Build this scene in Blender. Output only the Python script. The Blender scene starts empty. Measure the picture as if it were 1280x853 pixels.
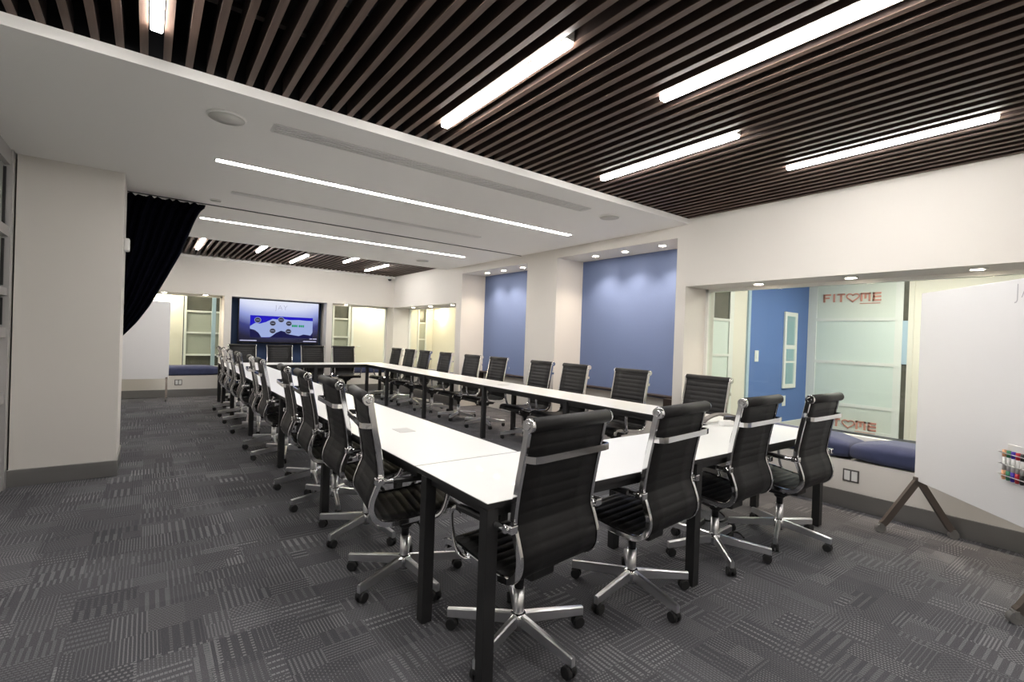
import bpy, bmesh, math, random
from mathutils import Vector, Matrix
random.seed(7)
scene = bpy.context.scene
COL = scene.collection
PI = math.pi

# ------------------------------------------------------------------ materials
EXPO = 2.0          # stops
SELF = 2**-EXPO      # screens and slides are exposed for the room
MATS = {}
def new_mat(name):
    m = bpy.data.materials.new(name); m.use_nodes = True
    MATS[name] = m
    return m, m.node_tree, m.node_tree.nodes['Principled BSDF']
def pbr(name, col, rough=.5, metal=0., bump=0., bscale=200., var=0., vscale=8., spec=.5, sheen=0., coat=0.):
    m, nt, b = new_mat(name)
    b.inputs['Base Color'].default_value = (*col, 1)
    b.inputs['Roughness'].default_value = rough
    b.inputs['Metallic'].default_value = metal
    b.inputs['Specular IOR Level'].default_value = spec
    b.inputs['Sheen Weight'].default_value = sheen
    b.inputs['Coat Weight'].default_value = coat
    L = nt.links
    if bump or var:
        tc = nt.nodes.new('ShaderNodeTexCoord')
    if bump:
        n = nt.nodes.new('ShaderNodeTexNoise'); n.inputs['Scale'].default_value = bscale; n.inputs['Detail'].default_value = 3
        bp = nt.nodes.new('ShaderNodeBump'); bp.inputs['Strength'].default_value = bump; bp.inputs['Distance'].default_value = .004
        L.new(tc.outputs['Object'], n.inputs['Vector']); L.new(n.outputs['Fac'], bp.inputs['Height']); L.new(bp.outputs['Normal'], b.inputs['Normal'])
    if var:
        n2 = nt.nodes.new('ShaderNodeTexNoise'); n2.inputs['Scale'].default_value = vscale; n2.inputs['Detail'].default_value = 4
        r = nt.nodes.new('ShaderNodeValToRGB')
        r.color_ramp.elements[0].color = (*[c*(1-var) for c in col], 1); r.color_ramp.elements[1].color = (*[min(1, c*(1+var)) for c in col], 1)
        L.new(tc.outputs['Object'], n2.inputs['Vector']); L.new(n2.outputs['Fac'], r.inputs['Fac']); L.new(r.outputs['Color'], b.inputs['Base Color'])
    return m
def emit(name, col, s):
    m, nt, b = new_mat(name)
    slide = name.startswith('slide')
    b.inputs['Base Color'].default_value = (.004, .004, .004, 1) if slide else (*col, 1)
    if slide: b.inputs['Specular IOR Level'].default_value = .1
    b.inputs['Emission Color'].default_value = (*col, 1)
    b.inputs['Emission Strength'].default_value = s
    return m

WALL = pbr('wall_paint', (.735, .705, .66), .75, bump=.05, bscale=300, spec=.3)
SOFFIT = pbr('ceiling_paint', (.88, .865, .84), .85, bump=.04, bscale=300, spec=.2)
CREAM = pbr('cream_paint', (.80, .75, .66), .6, spec=.3)
BLUE = pbr('blue_wallcovering', (.145, .195, .355), .75, bump=.25, bscale=420, var=.12, vscale=160, spec=.3)
BLUE_LOBBY = pbr('blue_lobby_paint', (.115, .20, .46), .6, spec=.3)
NAVY = pbr('navy_recess_paint', (.035, .065, .15), .6, spec=.3)
STEEL = pbr('brushed_steel_base', (.34, .335, .325), .38, .85, var=.12, vscale=3)
ALU = pbr('anodised_aluminium', (.52, .51, .50), .45, .55)
CHROME = pbr('polished_chrome', (.86, .86, .87), .09, 1.)
CHROME2 = pbr('satin_aluminium', (.93, .93, .94), .28, 1.)
LEATHER = pbr('black_ribbed_fabric', (.0125, .012, .0125), .5, bump=.25, bscale=700, spec=.35)
PLASTIC = pbr('black_plastic', (.012, .012, .013), .42)
RUBBER = pbr('caster_rubber', (.018, .018, .019), .6)
TABLE_W = pbr('white_laminate', (.86, .865, .85), .32, coat=.15)
TABLE_B = pbr('black_powder_coat', (.021, .021, .022), .5)
GREY_P = pbr('grey_plate', (.60, .60, .59), .4)
SLAT = None
DECK = pbr('black_plenum', (.006, .006, .008), .8, var=.6, vscale=5)
CURT = pbr('black_velvet', (.0022, .0025, .0065), .95, bump=.3, bscale=900, spec=.05)
CUSH = pbr('blue_cushion_fabric', (.040, .050, .115), .9, bump=.4, bscale=600, var=.25, vscale=14, sheen=.15)
DWOOD = pbr('dark_brown_wood', (.028, .017, .012), .5, var=.3, vscale=14)
BOARDW = pbr('white_porcelain_board', (.90, .90, .91), .22)
BRONZE = pbr('bronze_leg_metal', (.16, .135, .12), .45, .7)
WPLAST = pbr('white_plastic', (.78, .78, .76), .4)
FROST = pbr('frosted_glass_panel', (.72, .79, .74), .35)
FROST2 = pbr('grey_frosted_glass_panel', (.40, .41, .35), .35)
DARKGL = pbr('dark_glass_panel', (.11, .105, .085), .15, var=.4, vscale=6)
TAUPE = pbr('taupe_paint', (.62, .60, .55), .6)
PALEB = pbr('pale_blue_strip', (.45, .58, .68), .4)
REDINK = pbr('red_lettering', (.72, .33, .26), .6)
GREYINK = pbr('grey_lettering', (.45, .45, .48), .6)
VENT = pbr('vent_grey', (.30, .295, .285), .5)
VENTD = pbr('vent_dark_gap', (.08, .08, .08), .8)
SPKG = pbr('speaker_grille', (.60, .59, .555), .8)
PHONE = pbr('grey_device_shell', (.20, .185, .17), .35, .3)
FRAMEW = pbr('white_frame_paint', (.80, .80, .76), .4)

LINEAR = emit('linear_diffuser', (1, .965, .93), 17)
RECESS = emit('recessed_diffuser', (1, .955, .91), 11)
DOWNL = emit('downlight_lens', (1, .83, .62), 26)
SCONCE = emit('sconce_shade', (1, .84, .60), 7)
LOBBYL = emit('lobby_diffuser', (1, .96, .89), 13.5)
NIGHT = pbr('night_window_pane', (.38, .40, .37), .25)

def glass(name, tint, fac=.07):
    m, nt, b = new_mat(name)
    nt.nodes.remove(b)
    out = nt.nodes['Material Output']
    t = nt.nodes.new('ShaderNodeBsdfTransparent'); t.inputs['Color'].default_value = (*tint, 1)
    g = nt.nodes.new('ShaderNodeBsdfGlossy'); g.inputs['Roughness'].default_value = .0
    fr = nt.nodes.new('ShaderNodeFresnel'); fr.inputs['IOR'].default_value = 1.35
    mx = nt.nodes.new('ShaderNodeMixShader')
    geo = nt.nodes.new('ShaderNodeNewGeometry')
    inv = nt.nodes.new('ShaderNodeMath'); inv.operation = 'MULTIPLY_ADD'; inv.inputs[1].default_value = -1; inv.inputs[2].default_value = 1
    nt.links.new(geo.outputs['Backfacing'], inv.inputs[0])
    ml = nt.nodes.new('ShaderNodeMath'); ml.operation = 'MULTIPLY'
    nt.links.new(fr.outputs['Fac'], ml.inputs[0]); nt.links.new(inv.outputs[0], ml.inputs[1])
    nt.links.new(ml.outputs[0], mx.inputs['Fac']); nt.links.new(t.outputs[0], mx.inputs[1]); nt.links.new(g.outputs[0], mx.inputs[2])
    nt.links.new(mx.outputs[0], out.inputs['Surface'])
    return m
GLASS = glass('clear_window_glass', (.93, .965, .93))

def slat_material():
    m, nt, b = new_mat('walnut_slat')
    tc = nt.nodes.new('ShaderNodeTexCoord'); mp = nt.nodes.new('ShaderNodeMapping')
    mp.inputs['Scale'].default_value = (40, 1.6, 40)
    n = nt.nodes.new('ShaderNodeTexNoise'); n.inputs['Scale'].default_value = 1.0; n.inputs['Detail'].default_value = 5
    r = nt.nodes.new('ShaderNodeValToRGB')
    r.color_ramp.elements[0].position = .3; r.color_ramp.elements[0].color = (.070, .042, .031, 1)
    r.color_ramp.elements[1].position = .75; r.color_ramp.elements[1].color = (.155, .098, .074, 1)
    nt.links.new(tc.outputs['Object'], mp.inputs['Vector']); nt.links.new(mp.outputs[0], n.inputs['Vector'])
    nt.links.new(n.outputs['Fac'], r.inputs['Fac']); nt.links.new(r.outputs['Color'], b.inputs['Base Color'])
    b.inputs['Roughness'].default_value = .55
    return m
SLAT = slat_material()
SLAT_SHADE = pbr('slat_painted_shade', (.030, .017, .013), .6, var=.3, vscale=9)  # shade of the unlit gaps put into the slat sides' colour; battens share it

def carpet_material():
    m, nt, b = new_mat('patterned_carpet_tile')
    N = nt.nodes; L = nt.links
    tc = N.new('ShaderNodeTexCoord')
    sep = N.new('ShaderNodeSeparateXYZ'); L.new(tc.outputs['Object'], sep.inputs[0])
    X, Y = sep.outputs['X'], sep.outputs['Y']
    def M(op, a, bb=None, c=None):
        n = N.new('ShaderNodeMath'); n.operation = op
        for i, v in enumerate((a, bb, c)):
            if v is None: continue
            if isinstance(v, (int, float)): n.inputs[i].default_value = v
            else: L.new(v, n.inputs[i])
        return n.outputs[0]
    def WN(a, bb, seed):
        cx = N.new('ShaderNodeCombineXYZ'); L.new(a, cx.inputs[0]); L.new(bb, cx.inputs[1]); cx.inputs[2].default_value = seed
        w = N.new('ShaderNodeTexWhiteNoise'); w.noise_dimensions = '3D'; L.new(cx.outputs[0], w.inputs['Vector'])
        s = N.new('ShaderNodeSeparateColor'); L.new(w.outputs['Color'], s.inputs[0])
        return s.outputs[0], s.outputs[1], s.outputs[2]
    def layer(cw, ch, seed):
        # rectangular patches whose rows are shifted, each with its own stripes
        row = M('FLOOR', M('DIVIDE', Y, ch))
        sh, sh2, _ = WN(row, row, seed+.5)
        u = M('ADD', M('DIVIDE', X, cw), M('MULTIPLY', sh, 3.0))
        col = M('FLOOR', u)
        a, bb, c = WN(col, row, seed)
        d, e, f = WN(col, row, seed+7.3)
        orient = M('LESS_THAN', a, .38)
        fr = M('ADD', 24.0, M('MULTIPLY', M('FLOOR', M('MULTIPLY', bb, 3.99)), 15.0))
        base = M('ADD', M('MULTIPLY', Y, orient), M('MULTIPLY', X, M('SUBTRACT', 1.0, orient)))
        along = M('ADD', M('MULTIPLY', X, orient), M('MULTIPLY', Y, M('SUBTRACT', 1.0, orient)))
        ph = M('MULTIPLY', base, fr)
        st = M('FRACT', ph)
        stripe = M('GREATER_THAN', st, M('ADD', .50, M('MULTIPLY', c, .25)))
        # loops along each stripe
        dash = M('GREATER_THAN', M('FRACT', M('ADD', M('MULTIPLY', along, M('ADD', 45.0, M('MULTIPLY', d, 40.0))), M('MULTIPLY', M('FLOOR', ph), .5))), M('ADD', .12, M('MULTIPLY', e, .38)))
        amp = M('ADD', .38, M('MULTIPLY', M('MULTIPLY', f, f), .50))
        return M('MULTIPLY', M('MULTIPLY', stripe, dash), amp), a, c
    s1, a1, c1 = layer(.21, .115, 1.0)
    s2, a2, c2 = layer(.145, .21, 11.0)
    pr = M('FLOOR', M('DIVIDE', Y, .25)); pc = M('FLOOR', M('DIVIDE', X, .25))
    p, p2, p3 = WN(pc, pr, 31.0)
    sel = M('LESS_THAN', p, .5)
    s = M('ADD', M('MULTIPLY', s1, sel), M('MULTIPLY', s2, M('SUBTRACT', 1.0, sel)))
    patch = M('MULTIPLY', M('SUBTRACT', p2, .5), .16)
    ns = N.new('ShaderNodeTexNoise'); ns.inputs['Scale'].default_value = 260; ns.inputs['Detail'].default_value = 2
    L.new(tc.outputs['Object'], ns.inputs['Vector'])
    big = N.new('ShaderNodeTexNoise'); big.inputs['Scale'].default_value = 1.3; big.inputs['Detail'].default_value = 3
    L.new(tc.outputs['Object'], big.inputs['Vector'])
    v = M('ADD', M('ADD', M('MULTIPLY', s, .60), patch), M('ADD', M('MULTIPLY', M('SUBTRACT', ns.outputs['Fac'], .5), .9), M('MULTIPLY', M('SUBTRACT', big.outputs['Fac'], .5), .25)))
    v = M('ADD', v, .19)
    r = N.new('ShaderNodeValToRGB')
    cr = r.color_ramp
    cr.elements[0].position = 0; cr.elements[0].color = (.056, .056, .063, 1)
    cr.elements[1].position = 1; cr.elements[1].color = (.37, .367, .377, 1)
    e = cr.elements.new(.35); e.color = (.130, .130, .141, 1)
    L.new(v, r.inputs['Fac'])
    L.new(r.outputs['Color'], b.inputs['Base Color'])
    b.inputs['Roughness'].default_value = .95; b.inputs['Specular IOR Level'].default_value = .12
    bp = N.new('ShaderNodeBump'); bp.inputs['Strength'].default_value = .5; bp.inputs['Distance'].default_value = .004
    L.new(v, bp.inputs['Height']); L.new(bp.outputs['Normal'], b.inputs['Normal'])
    return m
CARPET = carpet_material()

def screen_material():
    # slide background: pale at the top, deepening to dark blue at the foot and the sides
    m, nt, b = new_mat('screen_slide')
    N, L = nt.nodes, nt.links
    tc = N.new('ShaderNodeTexCoord'); sp = N.new('ShaderNodeSeparateXYZ'); L.new(tc.outputs['Object'], sp.inputs[0])
    mr = N.new('ShaderNodeMapRange'); mr.inputs['From Min'].default_value = -.45; mr.inputs['From Max'].default_value = .47
    L.new(sp.outputs['Z'], mr.inputs['Value'])
    ab = N.new('ShaderNodeMath'); ab.operation = 'ABSOLUTE'; L.new(sp.outputs['X'], ab.inputs[0])
    pw = N.new('ShaderNodeMath'); pw.operation = 'POWER'; L.new(ab.outputs[0], pw.inputs[0]); pw.inputs[1].default_value = 3
    ml = N.new('ShaderNodeMath'); ml.operation = 'MULTIPLY_ADD'; L.new(pw.outputs[0], ml.inputs[0]); ml.inputs[1].default_value = -.28; L.new(mr.outputs[0], ml.inputs[2])
    r = N.new('ShaderNodeValToRGB'); cr = r.color_ramp
    cr.elements[0].color = (.004, .004, .03, 1); cr.elements[1].color = (.86, .89, 1.0, 1)
    cr.elements[0].position = .02
    e = cr.elements.new(.3); e.color = (.03, .04, .22, 1)
    e = cr.elements.new(.55); e.color = (.30, .36, .74, 1)
    e = cr.elements.new(.82); e.color = (.74, .79, 1.0, 1)
    L.new(ml.outputs[0], r.inputs['Fac'])
    b.inputs['Base Color'].default_value = (.01, .01, .01, 1)
    L.new(r.outputs['Color'], b.inputs['Emission Color']); b.inputs['Emission Strength'].default_value = .9*SELF
    b.inputs['Roughness'].default_value = .15
    return m
SCREEN = screen_material()
S_BLUE = emit('slide_deep_blue', (.01, .005, .50), SELF)
S_LAND = emit('slide_land', (.34, .42, .72), SELF)
S_DARK = emit('slide_dark_hill', (.006, .006, .06), SELF)
S_BADGE = emit('slide_badge', (.03, .03, .05), SELF)
S_RING = emit('slide_badge_ring', (.30, .34, .50), SELF)
S_GREEN = emit('slide_green', (.01, .30, .12), SELF)
S_GREY = emit('slide_grey_lettering', (.38, .38, .48), SELF)
S_WHITE = emit('slide_white_lettering', (.55, .55, .75), SELF)
BEZEL = pbr('screen_bezel', (.006, .006, .008), .2)

# ------------------------------------------------------------------ mesh helpers
class MB:
    def __init__(s): s.bm = bmesh.new()
    def quad(s, pts, mi=0):
        vs = [s.bm.verts.new(p) for p in pts]
        f = s.bm.faces.new(vs); f.material_index = mi
        return f
    def box(s, x0, x1, y0, y1, z0, z1, mi=0, bev=0.):
        b = bmesh.new()
        bmesh.ops.create_cube(b, size=1.0, matrix=Matrix.Translation(((x0+x1)/2, (y0+y1)/2, (z0+z1)/2)) @ Matrix.Diagonal((abs(x1-x0), abs(y1-y0), abs(z1-z0), 1)))
        if bev:
            bmesh.ops.bevel(b, geom=list(b.edges), offset=bev, segments=2, profile=.5, affect='EDGES')
        s._merge(b, mi); return s
    def _merge(s, b, mi, smooth=False):
        mp = {}
        for v in b.verts: mp[v] = s.bm.verts.new(v.co)
        for f in b.faces:
            try: nf = s.bm.faces.new([mp[v] for v in f.verts])
            except ValueError: continue
            nf.material_index = mi; nf.smooth = smooth
        b.free()
    def cyl(s, p0, p1, r0, r1=None, n=20, mi=0, caps=True, smooth=True):
        r1 = r0 if r1 is None else r1
        p0, p1 = Vector(p0), Vector(p1); d = (p1-p0).normalized()
        a = d.orthogonal().normalized(); b = d.cross(a)
        A = []; B = []
        for i in range(n):
            t = 2*PI*i/n; q = a*math.cos(t)+b*math.sin(t)
            A.append(s.bm.verts.new(p0+q*r0)); B.append(s.bm.verts.new(p1+q*r1))
        for i in range(n):
            j = (i+1) % n
            f = s.bm.faces.new((A[i], A[j], B[j], B[i])); f.material_index = mi; f.smooth = smooth
        if caps:
            f = s.bm.faces.new(A[::-1]); f.material_index = mi
            f = s.bm.faces.new(B); f.material_index = mi
        return s
    def lathe(s, prof, c=(0, 0, 0), n=24, mi=0, smooth=True):
        rings = []
        for r, z in prof:
            rings.append([s.bm.verts.new((c[0]+r*math.cos(2*PI*i/n), c[1]+r*math.sin(2*PI*i/n), c[2]+z)) for i in range(n)])
        for k in range(len(rings)-1):
            for i in range(n):
                j = (i+1) % n
                f = s.bm.faces.new((rings[k][i], rings[k][j], rings[k+1][j], rings[k+1][i])); f.material_index = mi; f.smooth = smooth
        f = s.bm.faces.new(rings[0][::-1]); f.material_index = mi
        f = s.bm.faces.new(rings[-1]); f.material_index = mi
        return s
    def sweep(s, pts, sec, up=None, mi=0, smooth=False, closed_sec=True):
        """sweep a closed section [(u,v)] along 3-D points; u = side axis, v = normal axis."""
        pts = [Vector(p) for p in pts]; n = len(pts); rings = []
        nrm = None
        for i, p in enumerate(pts):
            t = (pts[min(i+1, n-1)]-pts[max(i-1, 0)]).normalized()
            if up is not None:
                side = Vector(up)
                side = (side - t*side.dot(t)).normalized(); nor = side.cross(t)
            else:
                if nrm is None: nrm = t.orthogonal().normalized()
                nrm = (nrm - t*nrm.dot(t)).normalized(); nor = nrm; side = t.cross(nor)
            rings.append([s.bm.verts.new(p+side*u+nor*v) for u, v in sec])
        m = len(sec)
        for k in range(n-1):
            for i in range(m):
                j = (i+1) % m
                f = s.bm.faces.new((rings[k][i], rings[k][j], rings[k+1][j], rings[k+1][i])); f.material_index = mi; f.smooth = smooth
        f = s.bm.faces.new(rings[0][::-1]); f.material_index = mi
        f = s.bm.faces.new(rings[-1]); f.material_index = mi
        return s
    def tube(s, pts, r, n=10, mi=0, ry=None):
        ry = r if ry is None else ry
        return s.sweep(pts, [(r*math.cos(2*PI*i/n), ry*math.sin(2*PI*i/n)) for i in range(n)], None, mi, True)
    def poly(s, outline, mat, thick, mi=0):
        """extruded outline: outline in local XZ, matrix mat, thickness along local Y"""
        A = [s.bm.verts.new(mat @ Vector((x, 0, z))) for x, z in outline]
        B = [s.bm.verts.new(mat @ Vector((x, thick, z))) for x, z in outline]
        f = s.bm.faces.new(A); f.material_index = mi
        f = s.bm.faces.new(B[::-1]); f.material_index = mi
        n = len(A)
        for i in range(n):
            j = (i+1) % n
            f = s.bm.faces.new((A[j], A[i], B[i], B[j])); f.material_index = mi
        return s
    def mesh(s, name, mats):
        bmesh.ops.recalc_face_normals(s.bm, faces=s.bm.faces)
        me = bpy.data.meshes.new(name); s.bm.to_mesh(me); s.bm.free()
        for m in (mats if isinstance(mats, (list, tuple)) else [mats]): me.materials.append(m)
        return me
    def build(s, name, mats, parent=None, loc=None):
        o = bpy.data.objects.new(name, s.mesh(name, mats)); COL.objects.link(o)
        if parent: o.parent = parent
        if loc: o.location = loc
        return o

def smooth_path(pts, sub=8):
    pts = [Vector(p) for p in pts]; out = []
    for i in range(len(pts)-1):
        p0 = pts[max(i-1, 0)]; p1 = pts[i]; p2 = pts[i+1]; p3 = pts[min(i+2, len(pts)-1)]
        for k in range(sub):
            t = k/sub
            out.append(.5*((2*p1)+(p2-p0)*t+(2*p0-5*p1+4*p2-p3)*t*t+(3*p1-p0-3*p2+p3)*t**3))
    out.append(pts[-1]); return out

def tag(o, label=None, cat=None, group=None, kind=None):
    if label: o['label'] = label
    if cat: o['category'] = cat
    if group: o['group'] = group
    if kind: o['kind'] = kind
    return o
def empty(name, loc=(0, 0, 0), rz=0.):
    o = bpy.data.objects.new(name, None); o.empty_display_size = .1
    COL.objects.link(o); o.location = loc; o.rotation_euler = (0, 0, rz); return o
def kids(o): return [c for c in bpy.data.objects if c.parent == o]
def copy_tree(o, parent=None, km=None):
    c = o.copy(); COL.objects.link(c)
    if parent: c.parent = parent
    for ch in km[o.name]: copy_tree(ch, c, km)
    return c
def kid_map(root):
    km = {}
    def rec(o):
        km[o.name] = list(o.children)
        for c in o.children: rec(c)
    rec(root); return km
def struct(o, label=None): return tag(o, label, None, None, 'structure')
def text_mesh(body, size, name, extrude=0., font_shear=0., spacing=1., offset=0.):
    cu = bpy.data.curves.new(name+'_curve', 'FONT'); cu.body = body; cu.size = size; cu.extrude = extrude
    cu.align_x = 'LEFT'; cu.space_character = spacing; cu.offset = offset; cu.resolution_u = 4
    t = bpy.data.objects.new(name+'_tmp', cu); COL.objects.link(t)
    bpy.context.view_layer.update()
    dg = bpy.context.evaluated_depsgraph_get()
    me = bpy.data.meshes.new_from_object(t.evaluated_get(dg))
    bpy.data.objects.remove(t); bpy.data.curves.remove(cu)
    return me
def place_text(me, name, mat, parent, origin, xdir, zdir):
    """put a text mesh (its XY plane) on a plane spanned by xdir, zdir at origin"""
    x = Vector(xdir).normalized(); y = Vector(zdir).normalized(); z = x.cross(y)
    M4 = Matrix(((x.x, y.x, z.x, origin[0]), (x.y, y.y, z.y, origin[1]), (x.z, y.z, z.z, origin[2]), (0, 0, 0, 1)))
    me.transform(M4); me.materials.clear(); me.materials.append(mat)
    o = bpy.data.objects.new(name, me); COL.objects.link(o)
    if parent: o.parent = parent
    return o

# ------------------------------------------------------------------ key dimensions (metres)
XW = 4.99            # right wall face
XL = -.93            # left wall face
YT = 11.7            # screen wall face
YB = -2.4            # wall behind the camera
DEP = .48            # depth of the window and niche recesses
ZS = 2.788           # soffit underside
ZC = 2.848           # underside of the slat ceilings
YS0, YS1 = 3.31, 9.02
TOPZ = 3.35
XG = XW+DEP

# ------------------------------------------------------------------ setting
m = MB(); m.box(-3, 12, YB-.2, 15.5, -.05, 0)
struct(m.build('floor', CARPET))

# soffit with its underside; linear lights, vents and track sit in it
m = MB(); m.box(XL-.3, XW, YS0, YS1, ZS, ZC)
struct(m.build('ceiling', SOFFIT))
m = MB(); m.box(XL-.3, XW, YS0+.004, YS1-.004, ZC, TOPZ)
struct(m.build('ceiling', DECK))
def slat_field(name, x0, x1, y0, y1, skip):
    m = MB(); k0 = math.ceil((x0-.05)/.1); k = k0
    while .05+.1*k < x1-.02:
        c = .05+.1*k
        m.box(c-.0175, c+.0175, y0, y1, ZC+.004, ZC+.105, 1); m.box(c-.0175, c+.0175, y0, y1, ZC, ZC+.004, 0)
        k += 1
    y = y0+.35
    while y < y1:
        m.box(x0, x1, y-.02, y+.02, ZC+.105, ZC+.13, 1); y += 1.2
    return struct(m.build(name, [SLAT, SLAT_SHADE]))
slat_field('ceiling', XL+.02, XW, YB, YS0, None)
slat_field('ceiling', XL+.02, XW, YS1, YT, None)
m = MB(); m.box(XL-.3, XW+.7, YB-.2, YS0, 3.30, TOPZ)
struct(m.build('ceiling', DECK))
m = MB(); m.box(XL-.3, XW, YS1, YT+.6, 3.30, TOPZ)
struct(m.build('ceiling', DECK))
# ducts up in the dark plenum
m = MB()
for y, r in ((1.2, .10), (2.6, .07)):
    m.cyl((XL, y, 3.18), (XW, y, 3.18), r, n=16)
o = tag(m.build('duct', pbr('dark_duct_foil', (.05, .055, .065), .35, .6, bump=.8, bscale=18)), 'dark foil ducts running above the wooden ceiling slats', 'duct')
o['kind'] = 'structure'

# right wall: boxes round the window and the two blue niches
m = MB()
WY0, WY1 = -.5, 3.33
m.box(XW, XG, YB, WY1, 0, .42); m.box(XW, XG+.12, YB, WY1, 2.07, TOPZ); m.box(XW, XG, YB, WY0, .42, 2.07)
m.box(XW, 5.6, WY1, 3.46, 0, TOPZ)
m.box(XW, 5.6, 3.46, 5.57, 2.65, TOPZ); m.box(XW, 5.6, 5.57, 6.30, 0, TOPZ); m.box(XW, 5.6, 6.30, 8.38, 2.65, TOPZ)
m.box(XW, 5.6, 8.38, 8.59, 0, TOPZ)
m.box(XW, XG, 8.59, YT, 0, .42); m.box(XW, XG+.12, 8.59, YT, 2.07, TOPZ)
m.box(5.545, 5.6, 3.46, 5.57, 0, .66); m.box(5.545, 5.6, 6.30, 8.38, 0, .66)
struct(m.build('wall_right', WALL))
m = MB(); m.box(5.545, 5.6, 3.46, 5.57, .66, 2.65)
struct(m.build('wall_right', BLUE))
m = MB(); m.box(5.545, 5.6, 6.30, 8.38, .66, 2.65)
struct(m.build('wall_right', BLUE))
# screen wall
m = MB()
W1a, W1b, RA, RB, W2a = -.45, 1.27, 1.40, 3.34, 3.47
ZT = 2.075
m.box(XL-.3, W1a, YT, YT+DEP, 0, TOPZ)
m.box(W1a, W1b, YT, YT+DEP, 0, .42); m.box(W1a, XW+DEP, YT, YT+DEP, ZT, TOPZ)
m.box(W1b, RA, YT, YT+DEP+.08, 0, ZT); m.box(RB, W2a, YT, YT+DEP+.08, 0, ZT)
m.box(W2a, XW, YT, YT+DEP, 0, .42)
m.box(XW, XW+DEP, YT, YT+DEP, 0, ZT)
struct(m.build('wall_back', WALL))
m = MB(); m.box(RA, RB, YT+DEP, YT+DEP+.08, 0, ZT)
struct(m.build('wall_back', NAVY))
# left wall and wall behind the camera
m = MB(); m.box(XL-.3, XL, 5.75, YT, 0, TOPZ); m.box(XL-.3, XL, YB, 5.75, 2.75, TOPZ)
struct(m.build('wall_left', WALL))
m = MB(); m.box(XL-.3, XW+.6, YB-.15, YB, 0, TOPZ)
struct(m.build('wall_front', WALL))
# column
m = MB(); m.box(-.90, -.20, 5.75, 6.45, 0, ZS)
struct(m.build('wall_column', WALL))
# baseboards in brushed steel
m = MB(); m.box(-.912, -.188, 5.738, 6.462, 0, .145, bev=.004)
struct(m.build('baseboard_column', STEEL))
m = MB(); m.box(XW-.014, XW, YB, 3.46, 0, .15, bev=.003); m.box(XW-.014, XW, 5.57, 6.3, 0, .15, bev=.003); m.box(XW-.014, XW, 8.38, YT-.014, 0, .15, bev=.003)
struct(m.build('baseboard_right', STEEL))
m = MB(); m.box(XL, RA, YT-.014, YT, 0, .15, bev=.003); m.box(RB, XW, YT-.014, YT, 0, .15, bev=.003)
struct(m.build('baseboard_back', STEEL))
m = MB(); m.box(XL, XL+.014, 6.462, YT-.014, 0, .15, bev=.003)
struct(m.build('baseboard_left', STEEL))
# small white cornice where the far slats meet the screen wall
m = MB(); m.box(XL, XW, YT-.03, YT, ZC-.05, ZC, bev=.004)
struct(m.build('trim_1', SOFFIT))
# ceiling track of the curtain
m = MB(); m.box(-.20, XW, 6.475, 6.495, ZS-.008, ZS)
struct(m.build('trim_2', VENTD))

# windows -----------------------------------------------------------
def glass_window(name, along, fixed, a0, a1, z0, z1, mull=()):
    """frame and pane; along = axis the window runs along"""
    def bx(mm, a, b, za, zb, d=.03):
        if along == 'y': mm.box(fixed-d, fixed+d, a, b, za, zb)
        else: mm.box(a, b, fixed-d, fixed+d, za, zb)
    f = MB(); t = .035
    bx(f, a0, a1, z0, z0+t); bx(f, a0, a1, z1-t, z1); bx(f, a0, a0+t, z0, z1); bx(f, a1-t, a1, z0, z1)
    for q in mull: bx(f, q-.006, q+.006, z0, z1, .008)
    root = f.build(name, FRAMEW); struct(root)
    p = MB(); bx(p, a0+t, a1-t, z0+t, z1-t, .004)
    p.build('pane', GLASS, root)
    return root
glass_window('window_2', 'y', XG-.03, WY0, WY1, .55, 2.07, ())
glass_window('window_3', 'y', XG-.03, 8.59, YT, .55, 2.07, ())
glass_window('window_4', 'x', YT+DEP-.03, W1a, W1b, .55, ZT)
glass_window('window_5', 'x', YT+DEP-.03, W2a, XW, .55, ZT)
# sill upstands behind the cushions
m = MB(); m.box(XG-.06, XG, WY0, WY1, .42, .55); m.box(XG-.06, XG, 8.59, YT, .42, .55)
m.box(W1a, W1b, YT+DEP-.06, YT+DEP, .42, .55); m.box(W2a, XW, YT+DEP-.06, YT+DEP, .42, .55)
struct(m.build('trim_3', WALL))
# left window wall: aluminium grid with obscured panes
f = MB()
for y in (5.70, 4.55, 3.4, 2.25, 1.1, -.05, -1.2, -2.35):
    f.box(XL-.06, XL+.02, y-.05, y+.05, 0, 2.79)
for z0, z1 in ((.0, .12), (.30+.42, .80), (1.26, 1.34), (1.60, 1.66), (2.08, 2.16), (2.66, 2.79)):
    f.box(XL-.05, XL+.008, YB, 5.70, z0, z1)
wroot = struct(f.build('window_1', ALU))
p = MB(); p.box(XL-.045, XL-.03, YB, 5.70, 1.34, 2.7)
p.build('pane', NIGHT, wroot)
p = MB(); p.box(XL-.045, XL-.03, YB, 5.70, .1, 1.3)
tag(p.build('panel', ALU, wroot), 'grey lower panel')
f = MB()
for y in (5.48, 4.33, 3.18):
    for z0, z1 in ((1.36, 1.58), (1.68, 2.06), (2.18, 2.64)):
        f.box(XL-.034, XL-.012, y-.30, y-.28, z0, z1); f.box(XL-.034, XL-.012, y+.14, y+.155, z0, z1)
tag(f.build('gasket', PLASTIC, wroot), 'black pane gasket')

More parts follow.
